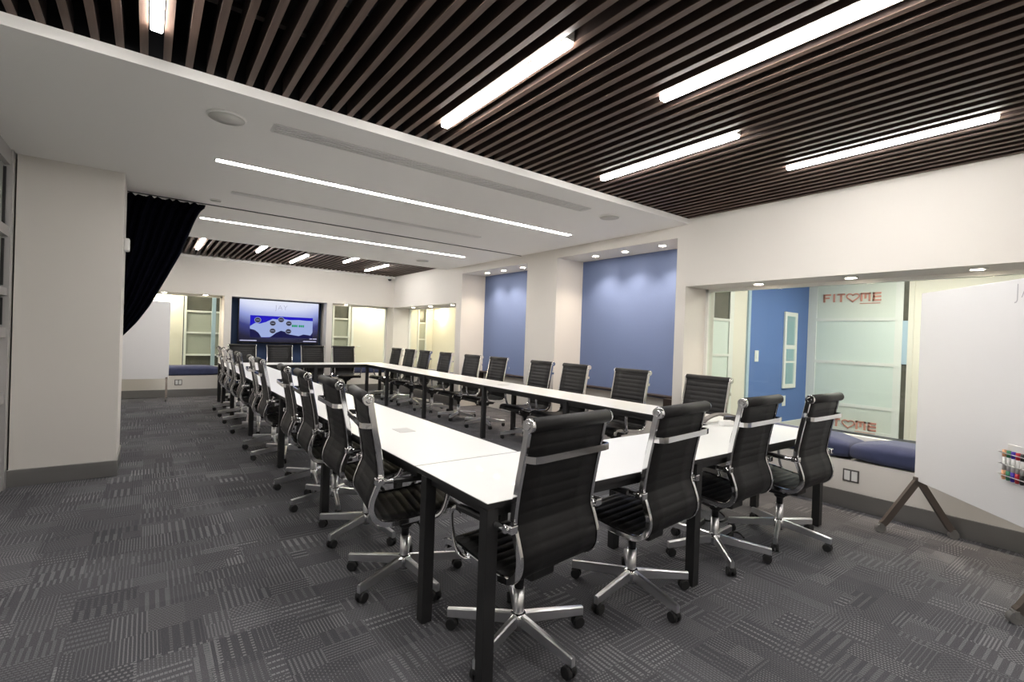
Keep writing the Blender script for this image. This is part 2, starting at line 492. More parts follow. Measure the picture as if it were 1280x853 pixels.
# ------------------------------------------------------------------ ceiling fixtures
def linear_light(x, y0, y1, label, group, z=ZC):
    t = empty('linear_light', (x, (y0+y1)/2, z))
    h = (y1-y0)/2
    a = MB(); a.box(-.028, .028, -h, h, -.003, .10, bev=.003); a.build('housing', FRAMEW, t)
    a = MB(); a.box(-.025, .025, -h+.004, h-.004, -.024, -.002, bev=.009); a.build('diffuser', LINEAR, t)
    return tag(t, label, 'ceiling light', group)
G1 = 'slim lights between the near ceiling slats'
linear_light(0, 2.98-1.25, 2.98, 'slim white light between the slats, end pointing at the column', G1)
linear_light(.8, .60, 1.83, 'slim white light between slats, overhead beyond the top of the view', G1)
linear_light(1.6, 1.75, 3.00, 'slim white light between slats, second one along the soffit edge from the column', G1)
linear_light(2.4, .57, 1.81, 'slim white light between slats, longest and topmost on the right', G1)
linear_light(3.2, 1.77, 3.02, 'slim white light between slats, nearest the soffit corner by the blue niche', G1)
linear_light(4.08, .62, 1.84, 'slim white light between slats closest to the wall above the big window', G1)
linear_light(0, -1.95, -.72, 'slim white light between slats overhead beside the left windows', G1)
linear_light(1.6, -1.95, -.72, 'slim white light between slats behind the viewer, near centre', G1)
linear_light(3.2, -1.95, -.72, 'slim white light between slats behind the viewer, near right wall', G1)
G2 = 'slim lights between the far ceiling slats'
linear_light(.7, 9.35, 10.7, 'slim white far light next to the curtain edge', G2)
linear_light(1.6, 8.95-.07+.2, 10.10, 'slim white far light over the left end of the screen', G2)
linear_light(2.4, 9.75, 11.1, 'slim white far light above the screen middle', G2)
linear_light(3.2, 9.08, 10.12, 'slim white far light near the soffit, above the right end of the screen', G2)
linear_light(4.0, 9.77, 11.05, 'slim white far light nearest the dome camera', G2)

def recessed(x0, x1, y, label):
    t = empty('recessed_light', ((x0+x1)/2, y, ZS)); h = (x1-x0)/2
    a = MB()
    a.box(-h-.012, h+.012, -.052, -.04, -.006, .0); a.box(-h-.012, h+.012, .04, .052, -.006, .0)
    a.box(-h-.012, -h, -.04, .04, -.006, 0); a.box(h, h+.012, -.04, .04, -.006, 0)
    a.build('trim', FRAMEW, t)
    a = MB(); a.box(-h, h, -.04, .04, -.003, .0); a.build('diffuser', RECESS, t)
    return tag(t, label, 'ceiling light', 'long recessed lights in the white soffit')
recessed(.42, 4.43, 4.72, 'long recessed light strip in the soffit, nearer the big slat ceiling')
recessed(.50, 4.39, 7.33, 'long recessed light strip in the soffit, beyond the curtain track')

def vent(x0, x1, y0, y1, n, label):
    t = empty('air_vent', (0, 0, 0))
    a = MB(); a.box(x0, x1, y0, y1, ZS-.004, ZS); a.build('slot_back', VENTD, t)
    a = MB(); w = (y1-y0)
    for k in range(n+1):
        yy = y0+w*k/n
        a.box(x0, x1, yy-.010, yy+.010, ZS-.010, ZS-.002)
    a.box(x0-.01, x0+.01, y0, y1, ZS-.010, ZS-.002); a.box(x1-.01, x1+.01, y0, y1, ZS-.010, ZS-.002)
    a.build('louvre', pbr('vent_white', (.74, .73, .71), .5) if 'vent_white' not in MATS else MATS['vent_white'], t)
    t.location = (0, 0, 0)
    return tag(t, label, 'vent', 'slot diffusers in the soffit')
vent(.66, 3.68, 3.62, 3.76, 4, 'long white slot diffuser in the soffit close to the wooden slats')
vent(.66, 3.66, 5.69, 5.76, 2, 'thin grey slot diffuser in the soffit between the two long light strips')
def ceil_disc(x, y, r, label, name='ceiling_speaker'):
    t = empty(name, (x, y, ZS))
    a = MB(); a.lathe([(r*.9, -.001), (r, -.001), (r, -.008), (r*.93, -.012)][::-1], n=32); a.build('rim', SOFFIT, t)
    a = MB(); a.lathe([(r*.92, -.013), (.01, -.015)], n=32); a.build('grille', SPKG, t)
    return tag(t, label, 'speaker', 'round speakers in the soffit')
ceil_disc(.385, 3.73, .115, 'round ceiling speaker in the soffit nearest the column')
ceil_disc(4.085, 3.72, .115, 'round ceiling speaker in the soffit above the near blue niche')
ceil_disc(4.07, 8.3, .12, 'round ceiling speaker in the soffit beside the far light strip end')
ceil_disc(.56, 6.21, .055, 'small round ceiling disc beside the curtain top')

def downlight(x, y, z, label, group, power=18., spot=True, tilt=0.):
    t = empty('downlight', (x, y, z))
    a = MB(); a.lathe([(.050, 0), (.062, 0), (.062, -.006), (.050, -.008)][::-1], n=24); a.build('trim_ring', FRAMEW, t)
    a = MB(); a.lathe([(.049, -.001), (.049, -.007), (.03, -.010)][::-1], n=24); a.build('lens', DOWNL, t)
    if spot:
        l = bpy.data.lights.new('downlight_beam', 'SPOT'); l.energy = power; l.color = (1, .84, .66)
        l.spot_size = math.radians(115); l.spot_blend = .8; l.shadow_soft_size = .04
        lo = bpy.data.objects.new('downlight_beam', l); COL.objects.link(lo); lo.parent = t; lo.location = (0, 0, -.02)
        lo.rotation_euler = (0, tilt, 0)
    return tag(t, label, 'downlight', group)
names3 = ('farthest from the viewer', 'middle one', 'nearest the viewer')
for nm, ys in (('near', (5.01, 4.46, 3.85)), ('far', (7.85, 7.31, 6.74))):
    for y, w in zip(ys, names3):
        downlight(5.235, y, 2.65, 'round warm downlight over the %s blue niche, %s of three' % (nm, w), 'downlights over the blue niches', 16)
for y, w in ((2.59, 'farthest along, toward the blue niche'), (1.74, 'above the lobby lettering'), (.88, 'over the large whiteboard'), (.0, 'beyond the whiteboard')):
    downlight(5.20, y, 2.07, 'round warm downlight in the big window head, %s' % w, 'downlights in the big window head', 10)
for x, w in ((.95, 'left of the screen, over the shelf view'), (3.85, 'right of the screen, next to its edge'), (.25, 'left of the screen, over the far whiteboard')):
    downlight(x, YT+.2, ZT, 'round warm downlight in the window head %s' % w, 'downlights in the screen wall window heads', 6)
for y, w in ((11.0, 'nearest the screen wall'), (10.1, 'middle one'), (9.1, 'nearest the far blue niche')):
    downlight(5.2, y, 2.07, 'round warm downlight in the far side window head, %s of three' % w, 'downlights in the far side window head', 6)

t = empty('dome_camera', (4.82, YT-.09, ZC-.04))
a = MB(); a.lathe([(.055, 0), (.06, -.02), (.058, -.04)][::-1]); a.build('housing', WPLAST, t)
a = MB(); a.lathe([(.045, -.04), (.042, -.06), (.028, -.078), (.008, -.085)][::-1]); a.build('dome', PLASTIC, t)
tag(t, 'small white dome camera with dark lens in the far corner', 'camera')

# ------------------------------------------------------------------ tables
XL0, XL1, XR0, XR1 = 1.085, 1.74, 3.72, 4.30
YN0, YN1, YF0, YF1 = 1.57, 2.222, 10.05, 10.70
def table(name, x0, x1, y0, y1, legs, label, ports=(), end_beams=True):
    t = empty(name, (x0, y0, 0)); 
    def L(x, y): return (x-x0, y-y0)
    a = MB(); a.box(.004, x1-x0-.004, .004, y1-y0-.004, .722, .74, 0, bev=.002)
    a.build('tabletop', TABLE_W, t)
    a = MB()
    e = .012
    a.box(0, x1-x0, 0, e, .716, .738); a.box(0, x1-x0, y1-y0-e, y1-y0, .716, .738); a.box(0, e, e, y1-y0-e, .716, .738); a.box(x1-x0-e, x1-x0, e, y1-y0-e, .716, .738)
    a.box(e, x1-x0-e, e, y1-y0-e, .712, .7215)
    tag(a.build('edge_band', TABLE_B, t), 'black edge band under the white top')
    a = MB(); r = .03
    X, Y = x1-x0, y1-y0
    a.box(r, X-r, r, r+.03, .672, .712); a.box(r, X-r, Y-r-.03, Y-r, .672, .712); a.box(r, r+.03, r+.03, Y-r-.03, .672, .712); a.box(X-r-.03, X-r, r+.03, Y-r-.03, .672, .712)
    a.build('rail', TABLE_B, t)
    for lx, ly in legs:
        u, v = L(lx, ly)
        a = MB(); a.box(u-.0275, u+.0275, v-.0275, v+.0275, 0.006, .712, bev=.002); a.box(u-.02, u+.02, v-.02, v+.02, 0, .008)
        a.build('leg', TABLE_B, t)
    for px, py in ports:
        u, v = L(px, py)
        a = MB(); a.box(u-.055, u+.055, v-.07, v+.07, .7395, .7425, bev=.001); a.box(u-.05, u+.05, v-.003, v+.003, .742, .7432)
        a.build('cable_port', GREY_P, t)
    return tag(t, label, 'table', 'white conference tables set in a rectangle')
i = .03
table('conference_table', XL0, XR1, YN0, YN1, [(XL0+i, YN0+i), (2.56, YN0+i), (XR1-i, YN0+i), (XL0+i, YN1-.1), (XR1-i, YN1-i-.1), (2.56, YN1-i)],
      'white table forming the near end of the rectangle, with four chair backs against it', [])
gap = .001
ly = (3.80, 5.33, 7.12, 8.90)
table('conference_table', XL0, XL1, YN1+gap, YF0-gap, [(XL0+i, y) for y in ly]+[(XL1-i, y) for y in ly]+[(XL0+i, YF0-.06), (XL1-i, YF0-.06), (XL1-i, YN1+.1)],
      'long white table on the column side, black legs, running towards the screen', [(1.42, 3.09), (1.42, 6.2)])
ry = (3.95, 5.60, 7.40, 9.0)
table('conference_table', XR0, XR1, YN1+gap, YF0-gap, [(XR0+i, y) for y in ry]+[(XR1-i, y) for y in ry]+[(XR0+i, YN1+.1), (XR1-i, YF0-.06)],
      'long white table on the blue niche side, black legs, running towards the screen', [(4.0, 5.5)])
table('conference_table', XL0, XR1, YF0, YF1, [(XL0+i, YF1-i), (XR1-i, YF1-i), (2.7, YF1-i), (2.7, YF0+i), (XR0+i, YF0+i)],
      'white table forming the far end of the rectangle below the screen', [])

# ------------------------------------------------------------------ the chair
PROF = [(.262, .395), (.258, .425), (.235, .446), (.17, .448), (.06, .432), (-.06, .418), (-.15, .414), (-.205, .430), (-.238, .472), (-.244, .525),
        (-.224, .590), (-.202, .650), (-.206, .720), (-.222, .820), (-.242, .920), (-.257, 1.000), (-.268, 1.060)]
PATH = smooth_path([(0, y, z) for y, z in PROF], 10)
def resample(pts, step):
    out = [pts[0].copy()]; acc = 0.
    for a, b in zip(pts[:-1], pts[1:]):
        d = (b-a).length; s = step-acc
        while s <= d:
            out.append(a.lerp(b, s/d)); s += step
        acc = (acc+d) % step
    out.append(pts[-1].copy()); return out
def sling(name, pts, parent, half=.232):
    """ribbed padded sling between the side frames"""
    q = resample(pts, .006); m = MB(); rows = []
    n = len(q); s = 0.
    pitch = .047
    for k, p in enumerate(q):
        t = (q[min(k+1, n-1)]-q[max(k-1, 0)]).normalized()
        nor = Vector((0, -t.z, t.y))       # away from the sitter
        if k: s += (q[k]-q[k-1]).length
        b = abs(math.sin(PI*s/pitch))**.5
        up = .004+.0065*b; dn = .004+.0035*b
        A = p-nor*up; B = p+nor*dn
        rows.append([m.bm.verts.new((x, v.y, v.z)) for v in (A, B) for x in (-half, -half*.5, 0, half*.5, half)])
    for k in range(n-1):
        r0, r1 = rows[k], rows[k+1]
        for i in range(4):
            f = m.bm.faces.new((r0[i], r0[i+1], r1[i+1], r1[i])); f.smooth = True
            f = m.bm.faces.new((r0[5+i+1], r0[5+i], r1[5+i], r1[5+i+1])); f.smooth = True
        m.bm.faces.new((r0[0], r1[0], r1[5], r0[5])); m.bm.faces.new((r0[4], r0[9], r1[9], r1[4]))
    m.bm.faces.new(rows[0][:5]+rows[0][5:][::-1]); m.bm.faces.new(rows[-1][:5]+rows[-1][5:][::-1])
    return m.build(name, LEATHER, parent)
def make_chair():
    root = empty('office_chair')
    cut = min(range(len(PATH)), key=lambda k: (PATH[k]-Vector((0, -.205, .430))).length)
    sling('seat', PATH[2:cut+1], root)
    sling('backrest', PATH[cut:-1], root)
    # rolled head pad
    m = MB(); m.cyl((-.243, -.277, 1.058), (.243, -.277, 1.058), .030, n=24); m.build('head_roll', LEATHER, root)
    sec = [(-.009, -.012), (-.006, -.015), (.006, -.015), (.009, -.012), (.009, .012), (.006, .015), (-.006, .015), (-.009, .012)]
    for sx in (-1, 1):
        m = MB(); m.sweep([(sx*.2425, p.y, p.z) for p in PATH], sec, up=(1, 0, 0))
        fr = m.build('side_frame', CHROME, root)
        m = MB(); m.cyl((sx*.243, -.277, 1.058), (sx*.258, -.277, 1.058), .031, .027, n=20); m.cyl((sx*.258, -.277, 1.058), (sx*.261, -.277, 1.058), .016, .012, n=14)
        m.build('end_cap', CHROME, fr)
        # knuckle where arm meets frame
        m = MB(); m.cyl((sx*.24, -.210, .648), (sx*.300, -.210, .648), .014, n=14); m.box(sx*.27-.02, sx*.27+.02, -.238, -.188, .630, .666, bev=.006)
        m.build('arm_bracket', CHROME, fr)
        ap = smooth_path([(sx*.283, -.205, .648), (sx*.287, -.12, .648), (sx*.290, .02, .652), (sx*.290, .10, .650), (sx*.290, .142, .630), (sx*.289, .150, .585), (sx*.284, .140, .51), (sx*.275, .118, .45), (sx*.258, .085, .425), (sx*.240, .06, .428)], 6)
        m = MB(); m.tube(ap, .010, 10, ry=.015); arm = m.build('armrest', CHROME, root)
        m = MB(); pp = smooth_path([(sx*.286, -.150, .653), (sx*.288, -.08, .655), (sx*.290, .02, .657), (sx*.290, .095, .655)], 5)
        m.sweep(pp, [(-.020, -.011), (-.012, -.016), (.012, -.016), (.020, -.011), (.020, .004), (.012, .009), (-.012, .009), (-.020, .004)], up=(1, 0, 0), smooth=False)
        m.build('arm_pad', PLASTIC, arm)
    # bridge bar behind the upper back
    yb, zb = -.240, .925
    bar = [(-.243, yb, zb), (-.243, yb-.045, zb+.002), (-.232, yb-.060, zb+.002), (-.20, yb-.066, zb+.002), (.20, yb-.066, zb+.002), (.232, yb-.060, zb+.002), (.243, yb-.045, zb+.002), (.243, yb, zb)]
    m = MB(); m.sweep(bar, [(-.014, -.004), (.014, -.004), (.014, .004), (-.014, .004)], up=(0, 0, 1)); m.build('back_stretcher', CHROME, root)
    # spreaders under the seat, mechanism, lever
    m = MB(); m.tube([(-.243, .10, .415), (.243, .10, .415)], .009); m.tube([(-.243, -.13, .400), (.243, -.13, .400)], .009)
    m.build('seat_spreader', CHROME2, root)
    m = MB(); m.box(-.075, .075, -.15, .12, .345, .395, bev=.012); m.box(-.05, .05, -.07, .07, .318, .350, bev=.01); m.box(-.11, .11, -.145, -.115, .375, .402, bev=.005); m.box(-.11, .11, .085, .115, .375, .415, bev=.005)
    m.tube([(.07, .02, .365), (.17, .03, .362), (.235, .03, .352)], .006); m.cyl((.20, .03, .356), (.255, .032, .348), .011, .009, 10)
    m.build('tilt_mechanism', PLASTIC, root)
    m = MB(); m.cyl((0, 0, .05), (0, 0, .245), .0255, n=20); m.build('gas_column', CHROME2, root)
    m = MB(); m.cyl((0, 0, .245), (0, 0, .325), .021, .024, n=18); m.lathe([(.034, .318), (.040, .305), (.030, .292)][::-1]); m.build('column_sleeve', PLASTIC, root)
    m = MB(); m.lathe([(.030, .055), (.040, .075), (.042, .115), (.034, .132), (.027, .136)]); m.build('base_hub', CHROME, root)
    proto_leg = None; proto_c = None
    for k in range(5):
        a = 2*PI*k/5
        if proto_leg is None:
            m = MB(); nseg = 6
            rings = []
            for q in range(nseg+1):
                u = q/nseg; x = .03+.313*u
                w = .0150-.004*u; top = .132-.034*u**1.1; bot = top-(.052-.010*u)
                rings.append([m.bm.verts.new(p) for p in ((x, -w, bot), (x, w, bot), (x, w*1.0, top-.006), (x, w*.6, top), (x, -w*.6, top), (x, -w, top-.006))])
            for q in range(nseg):
                for i2 in range(6):
                    j = (i2+1) % 6
                    m.bm.faces.new((rings[q][i2], rings[q][j], rings[q+1][j], rings[q+1][i2]))
            m.bm.faces.new(rings[0][::-1]); m.bm.faces.new(rings[-1])
            leg = m.build('base_leg', CHROME2, root)
            c = MB()
            c.cyl((.333, 0, .052), (.333, 0, .072), .008, n=10)
            for sy in (-1, 1):
                c.cyl((.320, sy*.006, .0285), (.320, sy*.024, .0285), .0285, .025, n=20)
            c.box(.308, .346, -.012, .012, .030, .056, bev=.006)
            cas = c.build('caster', RUBBER, leg)
            proto_leg, proto_c = leg, cas
        else:
            leg = proto_leg.copy(); COL.objects.link(leg); leg.parent = root
            cas = proto_c.copy(); COL.objects.link(cas); cas.parent = leg
        leg.rotation_euler = (0, 0, a)
    return root
chair0 = make_chair()
KM = kid_map(chair0)
first = [True]
def place_chair(x, y, rz_deg, base_deg, label, group):
    if first[0]: o = chair0; first[0] = False; o2 = o
    else: o2 = copy_tree(chair0, None, KM)
    o2.location = (x, y, 0); rz = math.radians(rz_deg); o2.rotation_euler = (0, 0, rz)
    k = 0
    for ch in list(o2.children):
        if ch.name.startswith('base_leg'):
            ch.rotation_euler = (0, 0, math.radians(base_deg)-rz+2*PI*k/5); k += 1
            for cc in ch.children:
                pass
    return tag(o2, label, 'office chair', group)
# near end (facing +y)
GN, GL, GR, GF = 'chairs along the near table end', 'chairs along the column side of the tables', 'chairs along the blue niche side of the tables', 'chairs under the screen'
place_chair(1.405, 1.752, 6, -14, 'black ribbed high-back office chair closest to the viewer, beside the near table corner leg', GN)
place_chair(2.20, 1.747, 6, -27, 'black ribbed high-back office chair at the near table end, second from the corner leg', GN)
place_chair(3.085, 1.77, 2, -60, 'black ribbed high-back office chair at the near table end, third from the corner leg', GN)
place_chair(3.775, 1.665, 0, -87, 'black ribbed high-back office chair at the near table end, closest to the window bench', GN)
ORD = ['first', 'second', 'third', 'fourth', 'fifth', 'sixth', 'seventh', 'eighth', 'ninth', 'tenth']
for k, (y, b) in enumerate(zip((2.58, 3.33, 4.01, 4.645, 5.78, 6.41, 7.40, 8.22, 8.90, 9.58), (-156, -152, -174, -170, -176, -168, -172, -174, -168, -173))):
    place_chair((1.215, 1.27)[k] if k < 2 else 1.255, y, (-100, -93)[k] if k < 2 else -93+random.uniform(-2.5, 1.5), b, 'black ribbed office chair on the column side of the table, %s from near end' % ORD[k], GL)
for k, (y, b) in enumerate(zip((2.75, 3.70, 4.64, 5.33, 6.38, 7.15, 8.12, 8.98, 9.66, 10.35), (10, 30, -20, 15, 40, 0, 25, 50, 8, 33))):
    place_chair(4.27, y, 90+random.uniform(-3, 3), b, 'black ribbed office chair on the niche side of the table, %s from near end' % ORD[k], GR)
for k, (x, w) in enumerate(((1.56, 'leftmost of its row of four'), (2.25, 'second from the left in its row'), (2.93, 'third from the left in its row'), (3.585, 'rightmost of its row of four'))):
    place_chair(x, 10.93, 180+random.uniform(-2, 2), 20*k, 'black ribbed office chair under the screen, %s' % w, GF)

# ------------------------------------------------------------------ things on and under the tables
t = empty('speakerphone', (3.90, 2.19, .74), math.radians(-30))
a = MB(); ring = []
pts = [(-.19, 0, .008), (-.15, .01, .038), (-.08, .02, .066), (0, .025, .078), (.08, .02, .070), (.15, .01, .045), (.20, 0, .010)]
a.sweep(smooth_path(pts, 6), [(-.035, -.007), (.035, -.007), (.030, .008), (-.030, .008)], up=(0, 1, 0), smooth=False)
a.build('arched_body', PHONE, t)
a = MB(); a.box(.02, .16, .0, .05, 0, .052, bev=.006); a.build('foot', PLASTIC, t)
tag(t, 'grey arched speakerphone lying on the white table in front of the corner chair', 'speakerphone')
t = empty('outlet_box', (3.81, 2.12, .74), math.radians(-32))
a = MB(); a.box(-.055, .055, -.03, .03, 0, .045, bev=.008); a.build('shell', WPLAST, t)
a = MB(); a.box(-.04, .04, -.0315, -.029, .012, .016); a.build('slot', GREY_P, t)
tag(t, 'small white box beside the grey speakerphone on the white table', 'box')
def cable(pts, r, label):
    m = MB(); m.tube(smooth_path(pts, 8), r, 8)
    return tag(m.build('cable', PLASTIC), label, 'cable', 'black cables on the carpet')
t = empty('floor_power_box', (3.42, 2.12, 0), math.radians(15))
a = MB(); a.box(-.10, .10, -.045, .045, 0, .045, bev=.01); a.build('case', PLASTIC, t)
for k in (-.06, 0, .06):
    a = MB(); a.lathe([(.018, .044), (.016, .049), (.004, .0495)], c=(k, 0, 0), n=14); a.build('socket', GREY_P, t)
tag(t, 'black power box lying on the carpet under the near table', 'power box')
cable([(3.52, 2.14, .02), (3.60, 2.10, .008), (3.68, 2.05, .007), (3.78, 2.08, .007), (3.88, 2.2, .007), (3.95, 2.4, .007)], .007, 'black cable curling from the floor power box towards the window wall')
cable([(3.32, 2.09, .02), (3.25, 2.00, .008), (3.34, 1.92, .007), (3.47, 1.90, .007), (3.56, 1.86, .007), (3.50, 1.78, .007)], .006, 'black cable looping on the carpet between the third and fourth near chairs')

# ------------------------------------------------------------------ niches: dark consoles
for y0, y1, w in ((3.46, 5.57, 'near'), (6.30, 8.38, 'far')):
    t = empty('wall_console', (5.2, y0, 0))
    a = MB(); a.box(.20, .345, .0, y1-y0, .690, .712, bev=.003); a.build('top', DWOOD, t)
    a = MB(); a.box(.12, .345, .0, .36, 0, .690, bev=.003); a.build('cabinet_end', DWOOD, t)
    a = MB(); a.box(.22, .345, y1-y0-.05, y1-y0-.005, 0, .690, bev=.003); a.build('end_panel', DWOOD, t)
    tag(t, 'dark brown wooden console standing in the %s blue niche' % w, 'console', 'consoles in the blue niches')

# ------------------------------------------------------------------ window-seat cushions
def cushion(x0, x1, y0, y1, label):
    bm = bmesh.new(); bmesh.ops.create_cube(bm, size=1)
    bmesh.ops.subdivide_edges(bm, edges=list(bm.edges), cuts=9, use_grid_fill=True)
    sx, sy, sz = x1-x0, y1-y0, .165
    for v in bm.verts:
        x, y, z = v.co*2
        e = lambda q: math.copysign(1-(1-abs(q))**1.0, q)
        px = 1-abs(x)**6; py = 1-abs(y)**14
        puff = .022*(max(px, 0)**.5)*(max(py, 0)**.5)
        rx = 1-.06*(abs(z)**4)*(.12/sx)*5; ry = 1-.02*abs(z)**4
        zz = z*sz/2*(1-.18*(abs(x)**8))*(1-.22*abs(y)**24) + (puff if z > 0 else 0)
        v.co = Vector((x*sx/2*rx, y*sy/2*ry, zz + .004*math.sin(y*9+x*2)*(z > 0)))
    m = MB(); m._merge(bm, 0, True)
    o = m.build('seat_cushion', CUSH, None, ((x0+x1)/2, (y0+y1)/2, .42+sz/2+.002))
    return tag(o, label, 'cushion', 'blue window seat cushions')
cushion(4.965, 5.40, 1.63, 3.32, 'blue seat cushion on the big window ledge, behind the near table end chairs')
cushion(4.965, 5.40, -.45, 1.62, 'blue seat cushion on the big window ledge, running behind the large whiteboard')
cushion(4.965, 5.40, 8.61, 11.20, 'blue seat cushion on the far side window ledge')
cushion(W1a+.02, W1b-.02, YT-.02, YT+.41, 'blue seat cushion on the ledge left of the screen')
cushion(W2a+.02, XW-.05, YT-.02, YT+.41, 'blue seat cushion on the ledge right of the screen')

# ------------------------------------------------------------------ screen
t = empty('wall_screen', (2.405, 11.99, 1.585))
W, Hh = .822, .462
a = MB(); a.box(-W-.022, W+.022, -.02, .045, -Hh-.03, Hh+.022, bev=.006); a.box(-.25, .25, .045, .21, -.2, .2); a.build('bezel', BEZEL, t)
a = MB(); a.quad([(-W, -.0215, -Hh), (W, -.0215, -Hh), (W, -.0215, Hh), (-W, -.0215, Hh)]); scr = a.build('display', SCREEN, t)
def slide(outline, y, name, mat):
    a = MB(); vs = [a.bm.verts.new((x, y, z)) for x, z in outline]; a.bm.faces.new(vs)
    return a.build(name, mat, scr)
slide([(-.61, -.36), (.70, -.36), (.70, .12), (-.61, .12)], -.0220, 'map_sky', S_BLUE)
slide([(-.61, -.36), (-.40, -.36), (.05, -.34), (.70, -.33), (.70, .05), (.55, .05), (.40, .06), (.2, .05), (.10, .06), (.02, .09), (-.06, .05), (-.16, .06), (-.30, -.02), (-.42, -.06), (-.50, -.04), (-.61, -.12)][::1], -.0224, 'map_land', S_LAND)
slide([(-.61, -.36), (-.38, -.36), (-.44, -.26), (-.52, -.20), (-.61, -.18)], -.0228, 'map_hill', S_DARK)
slide([(-.22, -.36), (.70, -.36), (.70, -.22), (.66, -.29), (.50, -.27), (.40, -.31), (.20, -.28), (.10, -.22), (.02, -.20), (-.08, -.25), (-.16, -.32)], -.0228, 'map_hill', S_DARK)
for x, z in ((-.46, .02), (-.155, -.04), (.015, .045), (.18, -.03), (.175, -.21), (-.155, -.21)):
    a = MB(); a.bm.faces.new([a.bm.verts.new((x+.068*math.cos(2*PI*k/24), -.0232, z+.062*math.sin(2*PI*k/24))) for k in range(24)]); a.build('badge_ring', S_RING, scr)
    a = MB(); a.bm.faces.new([a.bm.verts.new((x+.056*math.cos(2*PI*k/24), -.0236, z+.051*math.sin(2*PI*k/24))) for k in range(24)]); a.build('badge', S_BADGE, scr)
    a = MB(); a.box(x-.035, x+.035, -.0241, -.0239, z-.006, z+.008); a.build('badge_mark', S_RING, scr)
me = text_mesh('JAY', .155, 'title', spacing=1.15, offset=-.003); place_text(me, 'title_lettering', S_GREY, scr, (-.115, -.0225, .27), (1, 0, 0), (0, 0, 1))
for x0, x1 in ((.245, .285), (.292, .33), (.336, .366), (.392, .43), (.438, .47), (.478, .51)):
    a = MB(); a.box(x0, x1, -.0242, -.0238, -.105, -.055); a.build('caption_mark', S_GREEN, scr)
for x0, x1, z in ((-.80, -.47, -.435), (.50, .79, -.43), (.64, .70, -.37), (.715, .80, -.37)):
    a = MB(); a.box(x0, x1, -.0225, -.0220, z-.010, z+.010); a.build('footer_mark', S_WHITE, scr)
tag(t, 'large flat screen showing a blue map slide, mounted in the dark blue recess', 'screen')

# ------------------------------------------------------------------ curtain
def curtain():
    m = MB(); NS, NT = 130, 46
    right = [(2.785, .492), (2.755, .488), (2.70, .44), (2.58, .392), (2.187, .265), (1.927, .153), (1.612, .013), (1.426, -.094), (1.278, -.207), (1.17, -.31), (1.08, -.40)]
    def rx(z):
        for (z0, x0), (z1, x1) in zip(right[:-1], right[1:]):
            if z <= z0 and z >= z1: return x0+(x1-x0)*(z0-z)/(z0-z1)
        return right[-1][1]
    rows = []
    for j in range(NT+1):
        v = j/NT; row = []
        for i in range(NS+1):
            u = i/NS
            # each pleat runs from its place on the track down to the tie behind the column
            zt = 2.785-.012*abs(math.sin(u*PI*22))
            zb = 1.30-.22*u if u < .98 else 1.084
            z = zt+(1.08-zt)*v + (.04*math.sin(PI*v))*(1-u)
            xl = -.72+(.12)*v**1.5
            x = xl+(rx(2.785+(1.08-2.785)*v)-xl)*u
            amp = .040*(1-.55*v)
            y = 6.535+amp*math.sin(u*PI*2*15)+.018*math.sin(u*PI*2*6+1)
            row.append(m.bm.verts.new((x, y, z)))
        rows.append(row)
    # tail under the tie
    for j in range(1, 15):
        v = j/14; row = []
        for i in range(NS+1):
            u = i/NS
            x = -.60+.20*u+.06*(u-.5)*v; z = 1.08-1.05*v
            row.append(m.bm.verts.new((x, 6.535+.030*math.sin(u*PI*2*15)+.018*math.sin(u*PI*2*6+1), z)))
        rows.append(row)
    for a, b in zip(rows[:-1], rows[1:]):
        for i in range(NS):
            f = m.bm.faces.new((a[i], a[i+1], b[i+1], b[i])); f.smooth = True
    o = m.build('curtain', CURT)
    md = o.modifiers.new('thickness', 'SOLIDIFY'); md.thickness = .004
    return tag(o, 'black pleated curtain hanging from the ceiling track and pulled back behind the column', 'curtain')
cu = curtain()
m = MB(); m.tube([(-.64, 6.60, 1.08), (-.64, 6.47, 1.07), (-.50, 6.465, 1.08), (-.36, 6.47, 1.09), (-.36, 6.60, 1.08), (-.50, 6.61, 1.08), (-.64, 6.60, 1.08)], .010); m.build('tieback', CURT, cu)

# wall device on the column side
t = empty('wall_sensor', (-.20, 6.02, 2.165))
a = MB(); a.box(0, .045, -.06, .06, -.06, .06, bev=.012); a.build('case', WPLAST, t)
a = MB(); a.box(.044, .047, -.03, .03, -.035, -.005); a.build('grille', SPKG, t)
tag(t, 'white square sensor box fixed to the side of the column by the curtain', 'sensor')

def wall_plate(loc, rz, dark, label, group=None, two=True, s=1.):
    t = empty('socket_plate', loc, rz)      # faces local -y
    a = MB(); a.box(-.062*s, .062*s, -.008, 0, -.055*s, .055*s, bev=.004); a.build('plate', GREY_P if dark else WPLAST, t)
    for c in ((-.028*s, .028*s) if two else (0,)):
        a = MB(); a.box(c-.022*s, c+.022*s, -.011, -.006, -.042*s, .042*s, bev=.003); a.build('insert', WPLAST if dark else FRAMEW, t)
    return tag(t, label, 'socket', group)
DK = pbr('dark_plate_rim', (.10, .095, .09), .4)
def dark_plate(loc, rz, label):
    t = wall_plate(loc, rz, True, label)
    [c for c in t.children if c.name.startswith('plate')][0].data.materials[0] = DK
    return t
dark_plate((XW, 1.61, .29), -PI/2, 'dark rimmed double wall socket under the big window cushion')
dark_plate((.52, YT, .29), 0, 'dark rimmed double wall socket under the ledge left of the screen')

